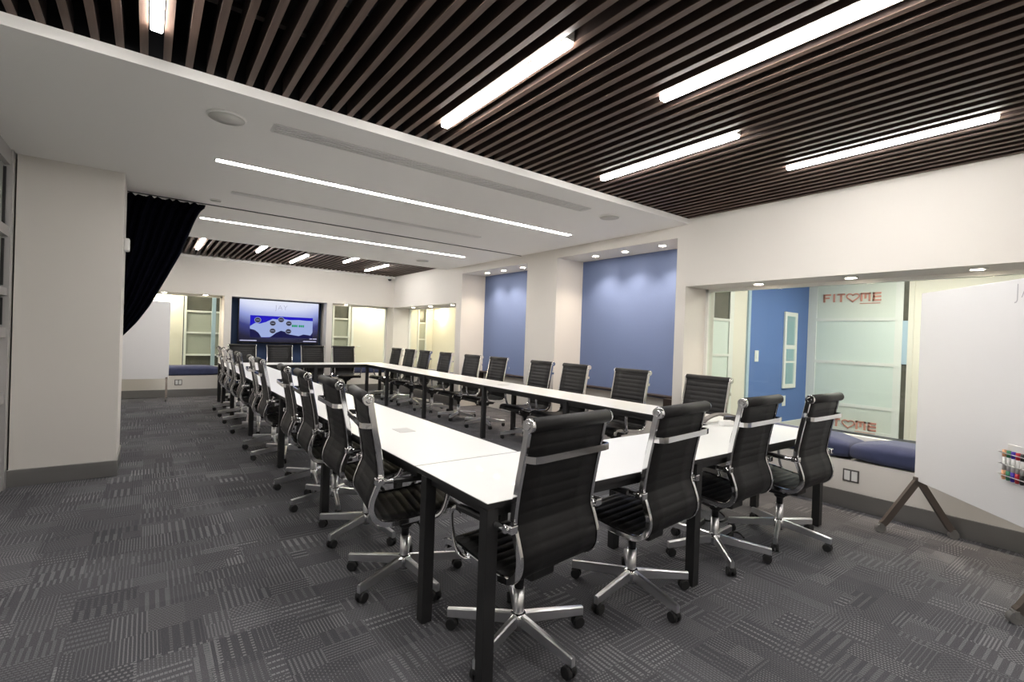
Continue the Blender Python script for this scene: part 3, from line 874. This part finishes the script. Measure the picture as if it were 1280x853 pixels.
# ------------------------------------------------------------------ whiteboards
def whiteboard(loc, rz, w, h, zb, label, side='full'):
    """board runs from local x=0 to x=w, front faces local -y"""
    t = empty('mobile_whiteboard', loc, rz)
    a = MB(); a.box(0, w, -.012, .012, zb, zb+h, bev=.004); a.build('board', BOARDW, t)
    for x in (.03, w-.03):
        a = MB(); apex = zb-.0
        sec = [(-.016, -.022), (.016, -.022), (.016, .022), (-.016, .022)]
        for sy in (-1, 1):
            a.sweep([(x, sy*.012, apex-.005), (x, sy*.215, .085), (x, sy*.235, .062)], sec, up=(1, 0, 0))
        a.box(x-.018, x+.018, -.03, .03, apex-.03, apex+.03, bev=.004)
        lg = a.build('stand', BRONZE, t)
        for sy in (-1, 1):
            c = MB(); c.cyl((x-.016, sy*.245, .032), (x+.016, sy*.245, .032), .032, n=20); c.box(x-.02, x+.02, sy*.245-.012, sy*.245+.012, .03, .07, bev=.003)
            c.build('caster', pbr('grey_caster', (.19, .185, .18), .5) if 'grey_caster' not in MATS else MATS['grey_caster'], lg)
    return tag(t, label, 'whiteboard')
ub = Vector((-.735, -.678, 0))
angR = math.atan2(ub.y, ub.x)
WB = (4.755, 1.105)
wbR = whiteboard((WB[0], WB[1], 0), angR, 1.30, 1.435, .415, 'large white mobile whiteboard with a marker rack, standing in front of the big window')
wbL = whiteboard((-.93+.03, 11.29, 0), math.radians(-2), 1.245, 1.455, .405, 'white mobile whiteboard standing by the ledge left of the screen')
# faint lettering at the head of the board (front = local -y is the room side)
me = text_mesh('JAY', .13, 'board_title', spacing=1.1, offset=-.003)
place_text(me, 'lettering', GREYINK, wbR, (.868, -.0135, 1.735), (1, 0, 0), (0, 0, 1))
M3 = Matrix.Translation((WB[0], WB[1], 0)) @ Matrix.Rotation(angR, 4, 'Z')
SIGN = None

# marker rack on the front of the board (front decided below)
def marker_rack():
    x0, z0 = .860, .672
    t = empty('marker_rack', (M3 @ Vector((x0, -.012, z0))), angR)
    a = MB(); a.box(0, .26, -.004, 0, -.01, .20, bev=.002)
    a.build('back_plate', WPLAST, t)
    a = MB()
    for z in (.02, .085, .15):
        a.tube([(.0, -.005, z), (.0, -.05, z), (.27, -.05, z), (.27, -.005, z)], .003)
    a.build('wire_rail', CHROME2, t)
    tag(t, 'white marker rack with wire rails on the large whiteboard', 'rack')
    cols = [(.85, .45, .25), (.05, .25, .12), (.06, .03, .45), (.55, .03, .05), (.02, .02, .02), (.02, .02, .02), (.06, .03, .45), (.05, .25, .12)]
    cn = ['orange', 'green', 'violet', 'red', 'black', 'second black', 'second violet', 'second green']
    for k, c in enumerate(cols):
        mm = pbr('marker_ink_%d' % k, c, .4)
        x = .012+k*.032
        tm = empty('marker', (M3 @ Vector((x0+x, -.012-.026, z0+.0))), angR)
        a = MB(); a.cyl((0, 0, .045), (0, 0, .125), .010, n=12); a.build('barrel', WPLAST, tm)
        a = MB(); a.cyl((0, 0, .0), (0, 0, .045), .011, n=12); a.cyl((0, 0, -.01), (0, 0, 0), .008, .011, n=12); a.build('cap', mm, tm)
        a = MB(); a.cyl((0, 0, .125), (0, 0, .165), .0105, n=12); a.build('end_plug', mm, tm)
        tag(tm, '%s capped marker standing in the rack on the large whiteboard' % cn[k], 'marker', 'markers in the whiteboard rack')
marker_rack()

# ------------------------------------------------------------------ the lobby seen through the big window
YLB = 3.9; XF = 9.70
m = MB(); m.box(7.56, XF, YLB, YLB+.1, 0, 3.0)
struct(m.build('wall_lobby', BLUE_LOBBY))
m = MB(); m.box(7.56, XF, YLB-.014, YLB, 0, .12)
struct(m.build('baseboard_lobby', FRAMEW))
m = MB(); m.box(5.6, XF+2, YB, YLB+.1, 2.75, 2.85)
struct(m.build('ceiling_lobby', SOFFIT))
m = MB(); m.box(XF+.9, XF+1, YB, YLB, 0, 3.0); m.box(5.6, XF+1, YB-.15, YB, 0, 3.0); m.box(5.6, 6.45, YLB, YLB+.1, 0, 3.)
m.box(7.12, 7.50, YLB, YLB+.1, 0, 3.); m.box(5.6, 7.56, YLB, YLB+.1, 2.55, 3.)
struct(m.build('wall_lobby', CREAM))
m = MB(); m.box(7.50, 7.57, YLB-.03, YLB+.1, 0, 2.75)
struct(m.build('trim_4', PALEB))
# glazed door at the left of the lobby
t = empty('door_1', (6.45, YLB, 0)); struct(t)
a = MB(); a.box(0, .12, 0, .06, 0, 2.55); a.box(.55, .67, 0, .06, 0, 2.55); a.box(.12, .55, 0, .05, 1.765, 1.80); a.box(.12, .55, 0, .05, 1.24, 1.275); a.box(.12, .55, 0, .05, .55, .60); a.box(.12, .55, 0, .05, 0, .1)
a.build('door_frame', FRAMEW, t)
a = MB(); a.box(.12, .55, .015, .035, 1.80, 2.55); tag(a.build('upper_pane', DARKGL, t), 'dark upper pane')
a = MB(); a.box(.12, .55, .015, .035, .1, 1.765); tag(a.build('frosted_pane', FROST, t), 'pale frosted pane')
# tall mirror, switches
t = empty('wall_mirror', (8.98, YLB, 1.36))
a = MB(); a.box(-.235, -.165, -.03, 0, -.66, .66, bev=.004); a.box(.165, .235, -.03, 0, -.66, .66, bev=.004); a.box(-.165, .165, -.03, 0, .59, .66, bev=.004); a.box(-.165, .165, -.03, 0, -.66, -.59, bev=.004); a.box(-.165, .165, -.028, 0, .02, .09); a.box(-.165, .165, -.028, 0, -.22, -.19)
a.build('frame', FRAMEW, t)
a = MB(); a.box(-.165, .165, -.012, 0, -.59, .59); a.build('mirror_glass', pbr('mirror_silver', (.55, .75, .80), .06, 1.), t)
tag(t, 'tall narrow white framed mirror on the blue lobby wall', 'mirror')
def switch(x, z, label):
    t = empty('light_switch', (x, YLB, z))
    a = MB(); a.box(-.06, .06, -.01, 0, -.09, .09, bev=.004); a.build('plate', WPLAST, t)
    a = MB(); a.box(-.02, .02, -.016, -.008, -.045, .045, bev=.003); a.build('rocker', FRAMEW, t)
    tag(t, label, 'switch', 'plates on the blue lobby wall')
switch(7.84, 1.25, 'white switch plate on the blue lobby wall, higher one near its edge')
switch(8.84, .48, 'white plate low on the blue lobby wall, under the tall mirror')
# lettered glass partition, panes face -x
t = empty('glass_partition', (XF, 2.5, 0))
a = MB()
def pbx(mm, y0, y1, z0, z1, d=.05): mm.box(0, d, y0-2.5, y1-2.5, z0, z1)
pbx(a, 3.76, 3.90, 0, 2.75, .08); pbx(a, 2.50, 2.60, 0, 2.75, .08)
for z in (1.90, 1.15, .42): pbx(a, 2.60, 3.76, z, z+.055)
pbx(a, 2.6, 3.76, 0, .05); pbx(a, 2.6, 3.76, 2.68, 2.75)
a.build('frame', FRAMEW, t)
for z0, z1 in ((.475, 1.15), (1.205, 1.90)):
    a = MB(); a.box(.015, .03, .1, 1.26, z0, z1); a.build('frosted_pane', FROST, t)
PALEP = pbr('pale_sign_panel', (.74, .77, .70), .5)
for z0, z1 in ((.05, .42), (1.955, 2.68)):
    a = MB(); a.box(.012, .03, .1, 1.26, z0, z1); pn = a.build('sign_panel', PALEP, t)
def heart(c, s):
    pts = []
    for k in range(41):
        th = 2*PI*k/40
        pts.append((c[0]+s*(16*math.sin(th)**3)/16, c[1]+s*(13*math.cos(th)-5*math.cos(2*th)-2*math.cos(3*th)-math.cos(4*th))/15))
    return pts
def fitme(zb, hgt):
    """block lettering; local u runs towards -y (left to right as seen from the room)"""
    m = MB(); y_start = 3.66
    def rect(u0, u1, v0, v1):
        m.box(-.004, .010, y_start-u1-2.5, y_start-u0-2.5, zb+v0*hgt, zb+v1*hgt)
    s = .030; w = .118
    u = 0
    rect(u, u+s, 0, 1); rect(u, u+w, .80, 1); rect(u, u+w*.82, .42, .60); u += .155          # F
    rect(u, u+s, 0, 1); u += .062                                                            # I
    rect(u, u+w, .80, 1); rect(u+w/2-s/2, u+w/2+s/2, 0, 1); u += .145                        # T
    hc = (u+.095, .50); ho = heart((0, 0), 1)
    pts = [(-.004, y_start-(hc[0]+.092*x)-2.5, zb+hgt*(.52+.50*z)) for x, z in ho]
    m.sweep(pts, [(-.006, -.010), (.006, -.010), (.006, .010), (-.006, .010)], up=(1, 0, 0))
    u += .205
    rect(u, u+s, 0, 1); rect(u+.115, u+.115+s, 0, 1); rect(u+.057, u+.057+s, .30, .92); rect(u, u+.145, .80, 1); u += .175   # M
    rect(u, u+s, 0, 1)
    for v in (0, .41, .80): rect(u, u+w, v, v+.2)                                             # E
    for q in range(14):
        rect(.56+q*.021, .56+q*.021+.014, -.30, -.20)
    tag(m.build('lettering', REDINK, t), 'red FIT heart ME lettering')
fitme(2.235, .145); fitme(.055, .145)
tag(t, 'frosted glass lobby partition lettered FIT ME with a heart in red', 'glass partition')
m = MB(); m.box(XF, XF+.1, 2.36, 2.43, 0, 2.75); m.box(XF+.02, XF+.08, YB, 2.36, 0, 2.75)
struct(m.build('wall_lobby', CREAM))
t = empty('door_2', (XF, 2.465, 0)); struct(t)
a = MB(); a.box(.02, .04, -.035, .035, 0, 2.75); a.build('pane', DARKGL, t)
a = MB(); a.box(.0, .018, -.034, .034, 1.2, 1.9); tag(a.build('pale_pane', PALEB, t), 'pale blue pane')  # pale blue sheet in front of the dark pane
def room_light(x, y, z, w, l, label, group):
    t = empty('ceiling_panel_light', (x, y, z))
    a = MB(); a.box(-w/2-.02, w/2+.02, -l/2-.02, l/2+.02, -.02, 0, bev=.004); a.build('housing', FRAMEW, t)
    a = MB(); a.box(-w/2, w/2, -l/2, l/2, -.026, -.018); a.build('diffuser', LOBBYL, t)
    return tag(t, label, 'ceiling light', group)
room_light(7.2, 2.2, 2.75, .16, 1.6, 'slim ceiling light in the lobby, nearer the big window', 'lobby ceiling lights')
room_light(8.6, 2.0, 2.75, .16, 1.6, 'slim ceiling light in the lobby, in front of the lettered partition', 'lobby ceiling lights')
room_light(7.6, 0, 2.75, .16, 1.6, 'slim ceiling light in the lobby behind the large whiteboard', 'lobby ceiling lights')

# ------------------------------------------------------------------ corridors behind the far windows
YC = 13.6
m = MB(); m.box(-2.2, .66, YC, YC+.1, 0, 2.7); m.box(1.45, 4.02, YC, YC+.1, 0, 2.7); m.box(4.53, 6.58, YC, YC+.1, 0, 2.7); m.box(6.90, 7.2, YC, YC+.1, 0, 2.7); m.box(6.58, 6.90, YC, YC+.1, 2.35, 2.7); m.box(.66, 1.45, YC, YC+.1, 2.35, 2.7); m.box(4.02, 4.53, YC, YC+.1, 2.35, 2.7)
m.box(-2.3, -2.2, YT+DEP, YC+.1, 0, 2.7); m.box(7.1, 7.2, 7.6, YC, 0, 2.7); m.box(5.6, 7.2, 7.5, 7.6, 0, 2.7)
struct(m.build('wall_corridor', CREAM))
m = MB(); m.box(-2.3, 7.2, YT+DEP, YC+.1, 2.62, 2.72); m.box(5.6, 7.2, 7.5, YT+DEP, 2.62, 2.72)
struct(m.build('ceiling_corridor', SOFFIT))
def shelf_front(x0, x1, name, label):
    t = empty(name, (x0, YC, 0)); w = x1-x0
    a = MB(); a.box(0, .045, -.03, .06, 0, 2.35); a.box(w-.045, w, -.03, .06, 0, 2.35)
    for z in (1.75, 1.25, .73, .05): a.box(.045, w-.045, -.02, .04, z, z+.04)
    a.build('frame', FRAMEW, t)
    a = MB(); a.box(.045, w-.045, .02, .035, 1.79, 2.35); tag(a.build('upper_pane', DARKGL, t), 'dark upper pane')
    for z0, z1 in ((.77, 1.25), (1.29, 1.75)):
        a = MB(); a.box(.045, w-.045, .02, .035, z0, z1); a.build('frosted_pane', FROST2, t)
    a = MB(); a.box(.045, w-.045, .02, .035, .09, .73); tag(a.build('lower_pane', DARKGL, t), 'dark lower pane')
    return tag(t, label, 'glass partition', 'glazed partitions along the corridor')
shelf_front(.68, 1.43, 'glazed_partition', 'grey glazed partition with white rails seen left of the screen')
shelf_front(4.04, 4.52, 'glazed_partition', 'narrow grey glazed partition seen just right of the screen')
shelf_front(6.59, 6.89, 'glazed_partition', 'slim grey glazed partition seen through the far side window')
m = MB(); m.box(1.20, 1.28, YC-.30, YC-.22, 0, 2.62, bev=.01)  # solid pale strip added to imitate a pillar's reflection
tag(m.build('reflection_strip', PALEB), 'pale blue strip imitating a reflection in front of the left glazed partition', 'reflection')
m = MB(); m.box(4.62, 5.50, YC-.03, YC, 0, 2.15, bev=.004); d3 = struct(m.build('door_3', CREAM))
m = MB(); m.box(4.56, 4.62, YC-.04, YC, 0, 2.2); m.box(5.5, 5.56, YC-.04, YC, 0, 2.2); m.box(4.56, 5.56, YC-.04, YC, 2.15, 2.2); m.build('door_frame', FRAMEW, d3)
m = MB(); m.tube([(4.70, YC-.03, 1.02), (4.70, YC-.09, 1.02), (4.80, YC-.09, 1.02)], .010); m.build('door_handle', CHROME2, d3)
def sconce(x, y, z, d, label):
    t = empty('wall_sconce', (x, y, z)); dx, dy = d
    a = MB(); a.box(-.05+dx*.02, .05+dx*.02, -.05+dy*.02, .05+dy*.02, -.09, .09, bev=.006); a.build('back_plate', CHROME2, t)
    a = MB(); a.lathe([(.085, -.13), (.105, -.12), (.105, .12), (.085, .13)], c=(dx*.14, dy*.14, 0), n=24); a.build('lamp_shade', SCONCE, t)
    return tag(t, label, 'wall lamp', 'glowing wall lamps in the corridors')
sconce(.27, YC, 2.05, (0, -1), 'glowing wall lamp just above the far whiteboard')
sconce(5.0, YC, 2.05, (0, -1), 'glowing wall lamp above the cream door right of the screen')
sconce(7.1, 13.0, 2.02, (-1, 0), 'glowing wall lamp seen through the far side window')
for x in (0, 2.4, 5.2):
    room_light(x, 12.9, 2.62, .9, .16, 'slim corridor ceiling light behind the screen wall, %s' % {0: 'at its left end', 2.4: 'behind the screen', 5.2: 'at its right end'}[x], 'corridor ceiling lights')
room_light(6.3, 10.2, 2.62, .16, 1.4, 'slim corridor ceiling light outside the far side window', 'corridor ceiling lights')

# ------------------------------------------------------------------ world, camera, view
w = bpy.data.worlds.new('world'); scene.world = w; w.use_nodes = True
w.node_tree.nodes['Background'].inputs[0].default_value = (.5, .55, .65, 1); w.node_tree.nodes['Background'].inputs[1].default_value = .05

f_px, yaw, pitch, roll, camz = 608.309, .6434, -.0052, .0352, 1.3939
Fv = Vector((math.sin(yaw)*math.cos(pitch), math.cos(yaw)*math.cos(pitch), math.sin(pitch)))
R0 = Vector((math.cos(yaw), -math.sin(yaw), 0)); U0 = R0.cross(Fv)
Rv = R0*math.cos(roll)+U0*math.sin(roll); Uv = -R0*math.sin(roll)+U0*math.cos(roll)
cam = bpy.data.cameras.new('camera'); co = bpy.data.objects.new('camera', cam); COL.objects.link(co)
co.matrix_world = Matrix(((Rv.x, Uv.x, -Fv.x, 0), (Rv.y, Uv.y, -Fv.y, 0), (Rv.z, Uv.z, -Fv.z, camz), (0, 0, 0, 1)))
cam.sensor_width = 36; cam.lens = 36*f_px/1280; cam.clip_start = .02; cam.clip_end = 100
scene.camera = co
vs = scene.view_settings
vs.view_transform = 'Standard'; vs.look = 'None'; vs.exposure = EXPO; vs.gamma = 1.0; vs.use_curve_mapping = False
scene.cycles.use_denoising = True
scene.cycles.max_bounces = 8
scene.cycles.transparent_max_bounces = 12
scene.cycles.sample_clamp_indirect = 6
